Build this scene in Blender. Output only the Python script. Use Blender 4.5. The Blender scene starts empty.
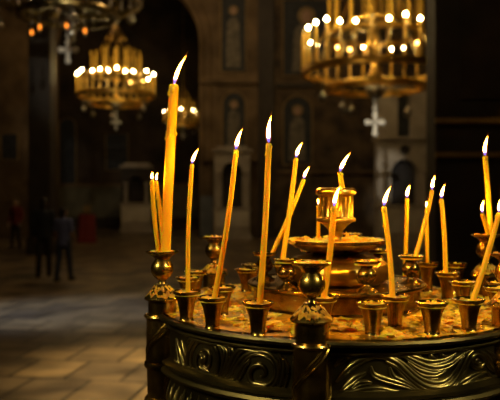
import bpy, bmesh, math, random
from mathutils import Vector, Matrix, noise

random.seed(7)
sc = bpy.context.scene
COL = sc.collection
PI = math.pi
sin, cos = math.sin, math.cos

# ------------------------------------------------------------------ scale
F = 700.0            # focal length in photo pixels
HY = 190.0           # horizon row
CZ = 1.85            # eye height
S = 1.3              # size of the candle stand in metres per unit below


def W(x, d, drop):   # stand units (metres / S, depth from the eye, drop below the eye)
    return Vector((x * S, d * S, CZ - drop * S))


def P(px, py, d):    # where something seen in direction px, py at depth d (stand units) stands
    return Vector(((px - 250) / F * d * S, d * S, CZ - (py - HY) / F * d * S))


def PM(px, py, d):   # the same with the depth in metres
    return Vector(((px - 250) / F * d, d, CZ - (py - HY) / F * d))


# ------------------------------------------------------------------ materials
def new_mat(name):
    m = bpy.data.materials.new(name)
    m.use_nodes = True
    nt = m.node_tree
    b = nt.nodes['Principled BSDF']
    return m, nt, b


def noise_mix(nt, scale, ca, cb, lo=0.35, hi=0.65, detail=4, coord='Object', stretch=None):
    tc = nt.nodes.new('ShaderNodeTexCoord')
    src = tc.outputs[coord]
    if stretch:
        mp = nt.nodes.new('ShaderNodeMapping')
        mp.inputs['Scale'].default_value = stretch
        nt.links.new(src, mp.inputs[0])
        src = mp.outputs[0]
    n = nt.nodes.new('ShaderNodeTexNoise')
    n.inputs['Scale'].default_value = scale
    n.inputs['Detail'].default_value = detail
    nt.links.new(src, n.inputs['Vector'])
    r = nt.nodes.new('ShaderNodeValToRGB')
    r.color_ramp.elements[0].position = lo
    r.color_ramp.elements[1].position = hi
    r.color_ramp.elements[0].color = (*ca, 1)
    r.color_ramp.elements[1].color = (*cb, 1)
    nt.links.new(n.outputs[0], r.inputs[0])
    return n, r


def bump(nt, b, src, strength, dist):
    bp = nt.nodes.new('ShaderNodeBump')
    bp.inputs['Strength'].default_value = strength
    bp.inputs['Distance'].default_value = dist
    nt.links.new(src, bp.inputs['Height'])
    nt.links.new(bp.outputs[0], b.inputs['Normal'])


def metal(name, ca, cb, rough, scale=14, bstr=0.0):
    m, nt, b = new_mat(name)
    n, r = noise_mix(nt, scale, ca, cb)
    nt.links.new(r.outputs[0], b.inputs['Base Color'])
    b.inputs['Metallic'].default_value = 1
    mr = nt.nodes.new('ShaderNodeMapRange')
    mr.inputs['To Min'].default_value = rough - 0.06
    mr.inputs['To Max'].default_value = rough + 0.12
    nt.links.new(n.outputs[0], mr.inputs[0])
    nt.links.new(mr.outputs[0], b.inputs['Roughness'])
    if bstr:
        bump(nt, b, n.outputs[0], bstr, 0.004)
    return m


def plain(name, ca, cb, rough, scale=6, bstr=0.2, bdist=0.02, stretch=None, spec=0.5):
    m, nt, b = new_mat(name)
    n, r = noise_mix(nt, scale, ca, cb, stretch=stretch)
    nt.links.new(r.outputs[0], b.inputs['Base Color'])
    b.inputs['Roughness'].default_value = rough
    b.inputs['Specular IOR Level'].default_value = spec
    if bstr:
        bump(nt, b, n.outputs[0], bstr, bdist)
    return m


def wax_mat(name, ca, cb, sss, scale=30, rough=0.4, bstr=0.25, bdist=0.002):
    m, nt, b = new_mat(name)
    n, r = noise_mix(nt, scale, ca, cb)
    nt.links.new(r.outputs[0], b.inputs['Base Color'])
    b.inputs['Roughness'].default_value = rough
    b.inputs['Subsurface Weight'].default_value = 1.0
    b.inputs['Specular IOR Level'].default_value = 0.3
    b.inputs['Subsurface Radius'].default_value = (1.0, 0.55, 0.12)
    b.inputs['Subsurface Scale'].default_value = sss
    bump(nt, b, n.outputs[0], bstr, bdist)
    return m


def emit_mat(name, col, strength):
    m = bpy.data.materials.new(name)
    m.use_nodes = True
    nt = m.node_tree
    nt.nodes.remove(nt.nodes['Principled BSDF'])
    e = nt.nodes.new('ShaderNodeEmission')
    e.inputs[0].default_value = (*col, 1)
    e.inputs[1].default_value = strength
    nt.links.new(e.outputs[0], nt.nodes['Material Output'].inputs[0])
    return m


M = {}
M['brass'] = metal('aged_brass', (0.20, 0.12, 0.025), (0.58, 0.37, 0.085), 0.22, 22, 0.08)
M['brass_dark'] = metal('dark_brass', (0.10, 0.075, 0.03), (0.34, 0.26, 0.10), 0.27, 9, 0.1)
M['brass_panel'] = metal('tarnished_brass', (0.05, 0.04, 0.018), (0.12, 0.09, 0.035), 0.4, 9, 0.2)
M['brass_bright'] = metal('polished_brass', (0.50, 0.30, 0.06), (0.85, 0.55, 0.14), 0.27, 14, 0.05)
M['wax'] = wax_mat('honey_wax', (0.98, 0.43, 0.010), (1.0, 0.47, 0.014), 0.022, 18, 0.42, 0.06)
M['wax_spill'] = wax_mat('spilled_wax', (0.88, 0.38, 0.02), (1.0, 0.58, 0.07), 0.006, 60, 0.35, 0.5, 0.004)
M['wax_old'] = wax_mat('old_brown_wax', (0.30, 0.14, 0.015), (0.85, 0.45, 0.05), 0.003, 70, 0.35, 0.5, 0.004)
M['wick'] = plain('charred_wick', (0.02, 0.015, 0.01), (0.05, 0.03, 0.02), 0.9, 80, 0)
# wax film spread over the brass deck
m, nt, b = new_mat('waxed_deck')
n, r = noise_mix(nt, 16, (0.20, 0.085, 0.006), (0.95, 0.45, 0.015), 0.38, 0.66, 6)
nt.links.new(r.outputs[0], b.inputs['Base Color'])
b.inputs['Roughness'].default_value = 0.42
b.inputs['Specular IOR Level'].default_value = 0.2
n2 = nt.nodes.new('ShaderNodeTexNoise'); n2.inputs['Scale'].default_value = 11
mr = nt.nodes.new('ShaderNodeMapRange')
mr.inputs['From Min'].default_value = 0.42; mr.inputs['From Max'].default_value = 0.58
mr.inputs['To Min'].default_value = 0.15; mr.inputs['To Max'].default_value = 0.85
nt.links.new(n2.outputs[0], mr.inputs[0]); nt.links.new(mr.outputs[0], b.inputs['Metallic'])
bump(nt, b, n.outputs[0], 0.6, 0.008)
M['deck'] = m

# flame
m = bpy.data.materials.new('candle_flame'); m.use_nodes = True
nt = m.node_tree; nt.nodes.remove(nt.nodes['Principled BSDF'])
tc = nt.nodes.new('ShaderNodeTexCoord'); sx = nt.nodes.new('ShaderNodeSeparateXYZ')
nt.links.new(tc.outputs['Generated'], sx.inputs[0])
r = nt.nodes.new('ShaderNodeValToRGB'); cr = r.color_ramp
cr.elements[0].position = 0.0; cr.elements[0].color = (0.05, 0.10, 0.9, 1)
cr.elements[1].position = 1.0; cr.elements[1].color = (1, 0.30, 0.03, 1)
for p_, c_ in ((0.13, (0.12, 0.1, 0.75)), (0.26, (1, 0.45, 0.024)), (0.75, (1, 0.41, 0.02)), (0.9, (1, 0.32, 0.015))):
    e_ = cr.elements.new(p_); e_.color = (*c_, 1)
nt.links.new(sx.outputs[2], r.inputs[0])
r2 = nt.nodes.new('ShaderNodeValToRGB'); cr = r2.color_ramp
cr.elements[0].position = 0.0; cr.elements[0].color = (0.0015,) * 3 + (1,)
cr.elements[1].position = 1.0; cr.elements[1].color = (0.004,) * 3 + (1,)
for p_, c_ in ((0.13, 0.003), (0.2, 0.02), (0.32, 0.8), (0.5, 1.0), (0.72, 0.6), (0.9, 0.05)):
    e_ = cr.elements.new(p_); e_.color = (c_, c_, c_, 1)
nt.links.new(sx.outputs[2], r2.inputs[0])
mm = nt.nodes.new('ShaderNodeMath'); mm.operation = 'MULTIPLY'; mm.inputs[1].default_value = 980.0
nt.links.new(r2.outputs[0], mm.inputs[0])
em = nt.nodes.new('ShaderNodeEmission')
nt.links.new(r.outputs[0], em.inputs[0]); nt.links.new(mm.outputs[0], em.inputs[1])
nt.links.new(em.outputs[0], nt.nodes['Material Output'].inputs[0])
M['flame'] = m

# outer flame zone, with glow added to it for an orange halo
m = bpy.data.materials.new('flame_glow'); m.use_nodes = True
nt = m.node_tree; nt.nodes.remove(nt.nodes['Principled BSDF'])
em = nt.nodes.new('ShaderNodeEmission')
em.inputs[0].default_value = (1.0, 0.26, 0.025, 1); em.inputs[1].default_value = 55.0
nt.links.new(em.outputs[0], nt.nodes['Material Output'].inputs['Volume'])
M['halo_glow'] = m

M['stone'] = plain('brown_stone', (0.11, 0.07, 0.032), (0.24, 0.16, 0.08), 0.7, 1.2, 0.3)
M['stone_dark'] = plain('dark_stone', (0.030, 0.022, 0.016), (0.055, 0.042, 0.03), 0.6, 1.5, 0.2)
M['fresco'] = plain('faded_fresco', (0.05, 0.035, 0.025), (0.17, 0.115, 0.06), 0.8, 1.6, 0.1)
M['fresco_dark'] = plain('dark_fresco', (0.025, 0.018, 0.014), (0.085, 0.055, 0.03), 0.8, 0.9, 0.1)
M['dado'] = plain('olive_dado', (0.10, 0.09, 0.05), (0.17, 0.15, 0.08), 0.6, 2, 0.1)
M['marble'] = plain('pale_marble', (0.36, 0.31, 0.25), (0.50, 0.45, 0.38), 0.5, 2.5, 0.1)
M['marble_white'] = plain('white_marble', (0.6, 0.55, 0.45), (0.75, 0.7, 0.6), 0.5, 2.5, 0.1)
M['marble_blue'] = plain('grey_blue_marble', (0.13, 0.15, 0.17), (0.2, 0.22, 0.24), 0.5, 2.5, 0.1)
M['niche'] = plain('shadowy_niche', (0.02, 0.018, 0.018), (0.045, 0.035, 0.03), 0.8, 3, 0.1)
M['icon_blue'] = plain('dark_blue_paint', (0.02, 0.025, 0.035), (0.045, 0.05, 0.06), 0.7, 4, 0.05)
M['icon_robe'] = plain('faded_robe_paint', (0.12, 0.11, 0.09), (0.26, 0.23, 0.18), 0.8, 5, 0.05)
M['icon_gold'] = plain('faded_gold_paint', (0.24, 0.16, 0.06), (0.34, 0.24, 0.10), 0.6, 5, 0.05)
M['gilt'] = plain('gilded_ledge', (0.30, 0.19, 0.06), (0.45, 0.30, 0.10), 0.45, 4, 0)
M['gold'] = metal('gilded_chandelier', (0.75, 0.45, 0.08), (0.95, 0.62, 0.15), 0.3, 5)
M['tube'] = plain('gilded_candle_tube', (0.72, 0.42, 0.045), (0.88, 0.55, 0.08), 0.35, 5, 0.0)
M['silver'] = metal('old_silver', (0.22, 0.21, 0.18), (0.62, 0.60, 0.53), 0.28, 9)
M['silver_matt'] = plain('white_silver', (0.62, 0.58, 0.48), (0.8, 0.76, 0.66), 0.4, 6, 0)
M['bulb'] = emit_mat('lit_bulb', (1.0, 0.72, 0.30), 170)
M['bulb_reflect'] = emit_mat('bulb_reflection_glow', (1.0, 0.5, 0.10), 28)  # emission put in to imitate orange reflections on unlit bulbs
M['bulb_off'] = plain('unlit_bulb_glass', (0.5, 0.4, 0.25), (0.6, 0.5, 0.3), 0.2, 5, 0)
M['amber'] = emit_mat('lit_amber_glass', (1.0, 0.26, 0.02), 3)
M['skin'] = plain('skin', (0.42, 0.26, 0.18), (0.50, 0.32, 0.23), 0.6, 9, 0)
M['hair'] = plain('dark_hair', (0.012, 0.009, 0.007), (0.03, 0.02, 0.015), 0.6, 40, 0.2, 0.005)
M['jacket'] = plain('dark_jacket_cloth', (0.018, 0.022, 0.028), (0.03, 0.036, 0.045), 0.85, 30, 0.2)
M['shirt'] = plain('blue_shirt_cloth', (0.13, 0.15, 0.34), (0.18, 0.21, 0.42), 0.85, 30, 0.2)
M['red_cloth'] = plain('dark_red_cloth', (0.20, 0.025, 0.02), (0.28, 0.04, 0.03), 0.85, 12, 0.2)
M['trousers'] = plain('dark_trouser_cloth', (0.03, 0.026, 0.024), (0.045, 0.04, 0.036), 0.85, 30, 0.2)
M['jeans'] = plain('denim', (0.04, 0.055, 0.10), (0.06, 0.08, 0.13), 0.85, 40, 0.2)
M['shoe'] = plain('black_shoe_leather', (0.012, 0.01, 0.01), (0.025, 0.02, 0.02), 0.5, 30, 0)
M['bag'] = plain('grey_bag_cloth', (0.06, 0.065, 0.07), (0.09, 0.09, 0.1), 0.8, 30, 0.1)
M['wood'] = plain('dark_wood', (0.05, 0.03, 0.015), (0.10, 0.06, 0.03), 0.5, 3, 0.1, stretch=(1, 1, 8))

# floor: worn marble slabs in tan, grey and near-black
m, nt, b = new_mat('marble_floor')
tc = nt.nodes.new('ShaderNodeTexCoord')
mp = nt.nodes.new('ShaderNodeMapping'); mp.inputs['Rotation'].default_value = (0, 0, 0.16)
nt.links.new(tc.outputs['Object'], mp.inputs[0])
br = nt.nodes.new('ShaderNodeTexBrick')
br.inputs['Scale'].default_value = 1.0
br.inputs['Brick Width'].default_value = 0.58
br.inputs['Row Height'].default_value = 0.72
br.inputs['Mortar Size'].default_value = 0.02
br.inputs['Bias'].default_value = -0.1
br.inputs['Color1'].default_value = (0.40, 0.30, 0.17, 1)
br.inputs['Color2'].default_value = (0.10, 0.085, 0.075, 1)
br.inputs['Mortar'].default_value = (0.03, 0.025, 0.02, 1)
nt.links.new(mp.outputs[0], br.inputs['Vector'])
n, r = noise_mix(nt, 2.2, (0.35, 0.34, 0.33), (1.0, 0.95, 0.85), 0.36, 0.62, 8, stretch=(.7, 1.3, 1))
mx = nt.nodes.new('ShaderNodeMix'); mx.data_type = 'RGBA'; mx.blend_type = 'MULTIPLY'
mx.inputs['Factor'].default_value = 1
nt.links.new(br.outputs[0], mx.inputs['A']); nt.links.new(r.outputs[0], mx.inputs['B'])
nt.links.new(mx.outputs['Result'], b.inputs['Base Color'])
b.inputs['Roughness'].default_value = 0.42
bump(nt, b, n.outputs[0], 0.25, 0.02)
M['floor'] = m


# ------------------------------------------------------------------ mesh helpers
def origin(o):
    v = Vector((0, 0, 0))
    while o:
        v += o.location
        o = o.parent
    return v


def mk(name, bm, mat, parent=None, angle=40, smooth=True):
    me = bpy.data.meshes.new(name)
    if parent is not None:
        bmesh.ops.translate(bm, verts=bm.verts, vec=-origin(parent))
    bmesh.ops.recalc_face_normals(bm, faces=bm.faces)
    bm.to_mesh(me); bm.free()
    me.materials.append(M[mat])
    if smooth:
        for p in me.polygons: p.use_smooth = True
        me.set_sharp_from_angle(angle=math.radians(angle))
    o = bpy.data.objects.new(name, me)
    COL.objects.link(o)
    if parent is not None: o.parent = parent
    return o


def mk_top(name, bm, mat, loc, **k):
    bmesh.ops.translate(bm, verts=bm.verts, vec=-Vector(loc))
    o = mk(name, bm, mat, **k); o.location = loc
    return o


def thing(name, loc, label, cat, group=None):
    o = bpy.data.objects.new(name, None)
    o.empty_display_size = 0.05
    o.location = loc
    COL.objects.link(o)
    return tag(o, label, cat, group)


def tag(o, label, cat, group=None):
    o['label'] = label; o['category'] = cat
    if group: o['group'] = group
    return o


def inst(src, parent, loc, scale=None):
    c = src.copy(); COL.objects.link(c); c.parent = parent; c.location = loc
    if scale: c.scale = scale
    return c


def lathe(bm, prof, c=(0, 0, 0), segs=32, flute=0, fdepth=0.0, fr=None):
    c = Vector(c)
    rings = []
    for (r, z) in prof:
        if r < 1e-6:
            rings.append([bm.verts.new(c + Vector((0, 0, z)))])
        else:
            rg = []
            for k in range(segs):
                a = 2 * PI * k / segs
                q = r
                if flute and fr and fr[0] <= z <= fr[1]:
                    q = r - fdepth * abs(sin(a * flute / 2))
                rg.append(bm.verts.new(c + Vector((q * cos(a), q * sin(a), z))))
            rings.append(rg)
    for A, B in zip(rings, rings[1:]):
        if len(A) == 1 and len(B) == 1: continue
        for k in range(segs):
            k2 = (k + 1) % segs
            if len(A) == 1: bm.faces.new((A[0], B[k2], B[k]))
            elif len(B) == 1: bm.faces.new((A[k], A[k2], B[0]))
            else: bm.faces.new((A[k], A[k2], B[k2], B[k]))
    return bm


def tube(bm, pts, radii, segs=8, caps=True, flat=None):
    pts = [Vector(p) for p in pts]
    if not hasattr(radii, '__len__'): radii = [radii] * len(pts)
    rings = []
    up = None
    for i, p in enumerate(pts):
        t = (pts[min(i + 1, len(pts) - 1)] - pts[max(i - 1, 0)]).normalized()
        if up is None:
            up = Vector((0, 0, 1)) if abs(t.z) < 0.9 else Vector((1, 0, 0))
        n = (up - t * up.dot(t)).normalized(); bb = t.cross(n); up = n
        r = radii[i]
        rings.append([bm.verts.new(p + (n * cos(2 * PI * k / segs) + bb * sin(2 * PI * k / segs)) * r) for k in range(segs)])
    for A, B in zip(rings, rings[1:]):
        for k in range(segs):
            bm.faces.new((A[k], A[(k + 1) % segs], B[(k + 1) % segs], B[k]))
    if caps:
        for R_ in (rings[0], rings[-1]):
            if radii[0 if R_ is rings[0] else -1] > 1e-5: bm.faces.new(R_)
    return bm


def box(bm, a, b_, bev=0.0):
    a = Vector(a); b_ = Vector(b_)
    g = bmesh.ops.create_cube(bm, size=1, matrix=Matrix.Translation((a + b_) / 2) @ Matrix.Diagonal((*(b_ - a), 1)))
    if bev:
        es = list({e for v in g['verts'] for e in v.link_edges})
        bmesh.ops.bevel(bm, geom=es, offset=bev, segments=2, affect='EDGES')
    return bm


def ball(bm, c, r, sub=2, sc_=(1, 1, 1), lump=0.0, seed=0):
    g = bmesh.ops.create_icosphere(bm, subdivisions=sub, radius=1)
    for v in g['verts']:
        k = 1 + (lump * noise.noise(v.co * 1.7 + Vector((seed * 3.1, seed * 1.7, 0))) if lump else 0)
        v.co = Vector(c) + Vector((v.co.x * sc_[0], v.co.y * sc_[1], v.co.z * sc_[2])) * r * k
    return bm


def smooth_path(pts, n=8):
    pts = [Vector(p) for p in pts]
    q = [2 * pts[0] - pts[1]] + pts + [2 * pts[-1] - pts[-2]]
    out = []
    for i in range(1, len(q) - 2):
        for k in range(n):
            t = k / n
            out.append(0.5 * ((2 * q[i]) + (q[i + 1] - q[i - 1]) * t + (2 * q[i - 1] - 5 * q[i] + 4 * q[i + 1] - q[i + 2]) * t * t
                              + (3 * q[i] - q[i - 1] - 3 * q[i + 1] + q[i + 2]) * t ** 3))
    out.append(pts[-1])
    return out


def poly_prism(bm, poly, y0, y1):     # outline in x, z pushed from y0 to y1
    A = [bm.verts.new((x, y0, z)) for x, z in poly]
    B = [bm.verts.new((x, y1, z)) for x, z in poly]
    n = len(poly)
    bm.faces.new(A); bm.faces.new(B[::-1])
    for k in range(n): bm.faces.new((A[k], B[k], B[(k + 1) % n], A[(k + 1) % n]))
    return bm


def arch_poly(cx, w, z0, zs, n=14):   # doorway outline: half width w, springing at zs
    return [(cx - w, z0)] + [(cx - w * cos(PI * k / n), zs + w * sin(PI * k / n)) for k in range(n + 1)] + [(cx + w, z0)]


# ------------------------------------------------------------------ candle stand
CX, CD, R = 0.162, 1.32, 0.33
DECK = 0.216
POSTS = [-13, 47, 107, 167, 227, 287]
stand = thing('candle_stand', (CX * S, CD * S, 0), 'large round ornate brass candle stand holding burning tapers in the foreground', 'candle stand')
c0 = Vector((CX * S, CD * S, 0))


def zz(drop): return CZ - drop * S
def prof(lst): return [(r_ * S, zz(d_)) for r_, d_ in lst]


# foot and column (below the frame)
bm = bmesh.new()
lathe(bm, [(0, 0), (0.40, 0), (0.40, 0.05), (0.36, 0.08), (0.30, 0.10), (0.16, 0.16), (0.09, 0.26), (0.075, 0.5), (0.11, 0.62), (0.12, 0.68),
           (0.08, 0.76), (0.07, 1.0), (0.10, 1.10), (0.2, 1.2), (0.3, 1.27), (0, 1.27)], c0, 40)
mk('pedestal', bm, 'brass_dark', stand)

# drum wall with its mouldings
bm = bmesh.new()
lathe(bm, prof([(0, 0.45), (0.22, 0.45), (0.30, 0.425), (0.318, 0.41), (0.330, 0.405), (0.334, 0.398), (0.330, 0.392), (0.322, 0.388),
                (0.322, 0.318), (0.328, 0.315), (0.337, 0.311), (0.340, 0.306), (0.337, 0.301), (0.332, 0.299), (0.336, 0.296), (0.336, 0.292), (0.330, 0.289),
                (0.322, 0.286), (0.322, 0.238), (0.328, 0.235), (0.332, 0.231), (0.328, 0.227), (0.332, 0.224), (0.341, 0.221),
                (0.343, 0.217), (0.341, 0.2135), (0.335, 0.2125), (0.331, 0.2145), (0.329, 0.2165), (0, 0.2165)]), c0, 120)
mk('drum', bm, 'brass_panel', stand, 35)

# waxed deck, uneven
bm = bmesh.new()
NR, NA = 26, 96
rings = []
for i in range(NR + 1):
    rr = 0.003 + 0.3265 * i / NR
    rg = []
    for k in range(NA):
        a = 2 * PI * k / NA
        x, y = rr * cos(a), rr * sin(a)
        h = 0.0035 * (noise.noise(Vector((x * 22, y * 22, 0.3))) + 0.6 * noise.noise(Vector((x * 60, y * 60, 4)))) + 0.002
        if rr > 0.31: h += 0.006 * max(0, noise.noise(Vector((x * 14, y * 14, 9))))
        rg.append(bm.verts.new(c0 + Vector((x * S, y * S, zz(DECK - 0.001) + max(h, -0.001) * S))))
    rings.append(rg)
for A, B in zip(rings, rings[1:]):
    for k in range(NA): bm.faces.new((A[k], A[(k + 1) % NA], B[(k + 1) % NA], B[k]))
mk('deck_plate', bm, 'deck', stand, 80)

# raised step
bm = bmesh.new()
lathe(bm, prof([(0.158, DECK + 0.001), (0.160, 0.212), (0.155, 0.208), (0.155, 0.182), (0.160, 0.180), (0.165, 0.177), (0.167, 0.174), (0.165, 0.1715),
                (0.160, 0.1715), (0.157, 0.174), (0.09, 0.1735), (0, 0.1735)]), c0, 72)
mk('step', bm, 'brass', stand, 35)
# round body under the tray
bm = bmesh.new()
lathe(bm, prof([(0, 0.1738), (0.082, 0.1738), (0.089, 0.170), (0.096, 0.164), (0.100, 0.157), (0.101, 0.150), (0.099, 0.143), (0.094, 0.136), (0.085, 0.130), (0.072, 0.125),
                (0.056, 0.1215), (0.044, 0.1195), (0, 0.1195)]), c0, 60)
mk('round_body', bm, 'brass_bright', stand, 60)
# tray
bm = bmesh.new()
lathe(bm, prof([(0, 0.1200), (0.042, 0.1200), (0.047, 0.1175), (0.062, 0.1135), (0.080, 0.1065), (0.090, 0.1005), (0.0945, 0.097), (0.0955, 0.094), (0.0935, 0.0925),
                (0.089, 0.0945), (0.080, 0.0975), (0.06, 0.0985), (0, 0.0985)]), c0, 64)
tray = mk('tray', bm, 'brass', stand, 40)
bm = bmesh.new()
for i in range(420):
    a = random.uniform(0, 2 * PI); q = 0.087 * math.sqrt(random.uniform(0.08, 1))
    ball(bm, c0 + Vector((q * cos(a) * S, q * sin(a) * S, zz(0.0975 if q < .08 else 0.0945))), random.uniform(0.002, 0.0075) * S, 1,
         (1.5, 1, 0.5), 0.6, i)
# large socket
bm2 = bmesh.new()
lathe(bm2, prof([(0, 0.0990), (0.022, 0.0990), (0.022, 0.096), (0.014, 0.092), (0.0125, 0.084), (0.014, 0.076), (0.022, 0.067), (0.031, 0.0605), (0.0365, 0.0595),
                 (0.0375, 0.056), (0.0365, 0.0525), (0.033, 0.051), (0.033, 0.0497), (0.033, 0.0125), (0.0335, 0.0105), (0.0375, 0.0085), (0.0385, 0.004), (0.0375, 0.0),
                 (0.034, -0.0035), (0.028, -0.0045), (0.012, -0.0045), (0.010, -0.003), (0.010, 0.02), (0, 0.02)]), c0, 60,
      14, 0.0024 * S, (zz(0.050), zz(0.012)))
mk('large_socket', bm2, 'brass_bright', stand, 40)
tray_crumbs = bm

# ---- cups on the deck
def cup_mesh():
    bm = bmesh.new()
    pr = [(0, 0.0), (0.0135, 0.0), (0.0135, 0.002), (0.0115, 0.004), (0.0108, 0.009), (0.0118, 0.018), (0.0135, 0.028), (0.0158, 0.037), (0.0188, 0.0435), (0.0222, 0.0478), (0.0238, 0.0495),
          (0.0243, 0.0508), (0.0230, 0.0515), (0.0195, 0.049), (0.016, 0.0465), (0.0, 0.0465)]
    lathe(bm, [(a * S, b_ * S) for a, b_ in pr], (0, 0, 0), 32)
    return bm


def fill_mesh(r_, z, seed):
    bm = bmesh.new()
    n_ = 20
    ctr = bm.verts.new((0, 0, (z + 0.0005) * S))
    prev = None
    for q in (0.35, 0.7, 1.0):
        rg = []
        for k in range(n_):
            a = 2 * PI * k / n_
            nn = noise.noise(Vector((cos(a) * q * 2 + seed, sin(a) * q * 2, seed)))
            rg.append(bm.verts.new((r_ * q * (1 + 0.10 * nn) * cos(a) * S, r_ * q * (1 + 0.10 * nn) * sin(a) * S, (z + 0.0016 * nn + (0.0008 if q < 1 else -0.0004)) * S)))
        for k in range(n_):
            if prev is None: bm.faces.new((ctr, rg[k], rg[(k + 1) % n_]))
            else: bm.faces.new((prev[k], rg[k], rg[(k + 1) % n_], prev[(k + 1) % n_]))
        prev = rg
    ret = bmesh.ops.extrude_face_region(bm, geom=list(bm.faces))
    vs = [g for g in ret['geom'] if isinstance(g, bmesh.types.BMVert)]
    for v in vs: v.co.z = (z - 0.0035) * S
    for k in range(5):
        a = seed * 2.3 + k * 1.9
        ball(bm, (r_ * 0.75 * cos(a) * S, r_ * 0.75 * sin(a) * S, (z + 0.0012) * S), 0.0035 * S, 1, (1.3, 1, 0.7), 0.5, seed + k)
    return bm


cup_src = fills = None
def mk_at(name, bm, mat, parent, loc):
    o = mk(name, bm, mat)
    o.parent = parent; o.location = loc
    return o


CUPS = {}
def cup(key, px, py, d=None, lift=0.0, rs=1.0):
    """a cup seen with its rim at px, py"""
    global cup_src, fills
    rim = DECK - 0.0515
    if d is None: d = F * (rim - lift) / (py - HY)
    x = (px - 250) / F * d
    loc = W(x, d, DECK + 0.0005) - c0
    hs = 1.0
    if lift: hs = (0.0515 + lift) / 0.0515
    if cup_src is None:
        cup_src = mk_at('candle_cup', cup_mesh(), 'brass', stand, loc)
        cup_src.scale = (rs, rs, hs)
        fills = [mk_at('wax_fill', fill_mesh(0.0205, 0.0478, s_), 'wax_spill', cup_src, (0, 0, 0)) for s_ in (1,)]
        c = cup_src
    else:
        c = inst(cup_src, stand, loc, (rs, rs, hs))
        f = fills[0].copy(); COL.objects.link(f); f.parent = c
        f.rotation_euler = (0, 0, random.uniform(0, 6))
    CUPS[key] = (d, W(x, d, DECK - 0.0482 * hs))
    return c


def cup_pol(key, ang, r_, lift=0.0):
    a = math.radians(ang)
    x, d = CX + r_ * sin(a), CD - r_ * cos(a)
    cup(key, 250 + F * x / d, HY + F * (DECK - 0.0515) / d, d, lift)


cup('a', 186.5, 293.5, 1.150)
cup('b', 212.5, 298.5, 1.085)
cup('c', 258, 303, 1.035)
cup('d', 372.5, 303.5, 1.03)
cup('e', 395, 297, 1.095)
cup('f', 432, 301.5, 1.035)
cup('g', 469, 299, 1.065)
cup('h', 463, 280.5, 1.27, 0.0)
cup('i', 447.5, 271, 1.36, 0.006)
cup('j', 456, 262, 1.455, 0.014)
cup('k', 427.5, 261, 1.47, 0.014)
cup('l', 195.5, 270, 1.43, 0.0)
cup('m', 246.5, 268.5, 1.47, 0.0)
cup('n', 323, 297, 1.085, 0.0)
cup('o', 222, 287, 1.20, 0.0)
for key, ang, r_ in (('p', 137, .29), ('q', 152, .29), ('r', 180, .29), ('s', 198, .29), ('t', 213, .29), ('u', 268, .28), ('v', 64, .29), ('w', 78, .295)):
    cup_pol(key, ang, r_)

# ---- balusters on the step
def baluster_mesh():
    bm = bmesh.new()
    pr = [(0, 0), (0.019, 0), (0.019, 0.002), (0.014, 0.0055), (0.0075, 0.0095), (0.006, 0.0125), (0.008, 0.0145), (0.013, 0.018), (0.0165, 0.024), (0.0168, 0.029), (0.014, 0.035),
          (0.010, 0.039), (0.0095, 0.041), (0.013, 0.044), (0.020, 0.0475), (0.0235, 0.0495), (0.024, 0.0508), (0.0225, 0.0515), (0.018, 0.049), (0.014, 0.0468), (0, 0.0465)]
    lathe(bm, [(a * S, b_ * S * 1.04) for a, b_ in pr], (0, 0, 0), 32)
    return bm


bsrc = None
BAL = {}
for ang in (15, 75, 135, 195, 255, 315):
    a = math.radians(ang)
    x, d = CX + 0.138 * sin(a), CD - 0.138 * cos(a)
    loc = W(x, d, 0.1733) - c0
    if bsrc is None:
        bsrc = o = mk_at('step_baluster', baluster_mesh(), 'brass', stand, loc)
        bf = mk_at('wax_fill', fill_mesh(0.0205, 0.0482, 3), 'wax_spill', bsrc, (0, 0, 0.0019 * S))
    else:
        o = inst(bsrc, stand, loc)
        f = bf.copy(); COL.objects.link(f); f.parent = o; f.rotation_euler = (0, 0, ang)
    BAL[ang] = (d, W(x, d, 0.1733 - 0.0512))

# ---- corner posts
def post_profile(dz):
    return [(0, 0.43), (0.006, 0.428), (0.012, 0.42), (0.010, 0.41), (0.016, 0.404), (0.024, 0.40), (0.0285, 0.396), (0.0285, 0.392), (0.024, 0.389), (0.024, 0.37), (0.0295, 0.368), (0.031, 0.364), (0.0295, 0.36),
            (0.0255, 0.358), (0.0265, 0.309), (0.0305, 0.307), (0.0315, 0.303), (0.0305, 0.299), (0.0272, 0.297), (0.0272, 0.2235), (0.0305, 0.222), (0.0318, 0.219), (0.0305, 0.2165), (0.0243, 0.215), (0.0243, 0.189 - dz),
            (0.027, 0.188 - dz), (0.0305, 0.1865 - dz), (0.031, 0.184 - dz), (0.0295, 0.182 - dz), (0.026, 0.179 - dz), (0.018, 0.1695 - dz), (0.0125, 0.1635 - dz), (0.0125, 0.161 - dz), (0.009, 0.1595 - dz), (0, 0.1595 - dz)]


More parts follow.
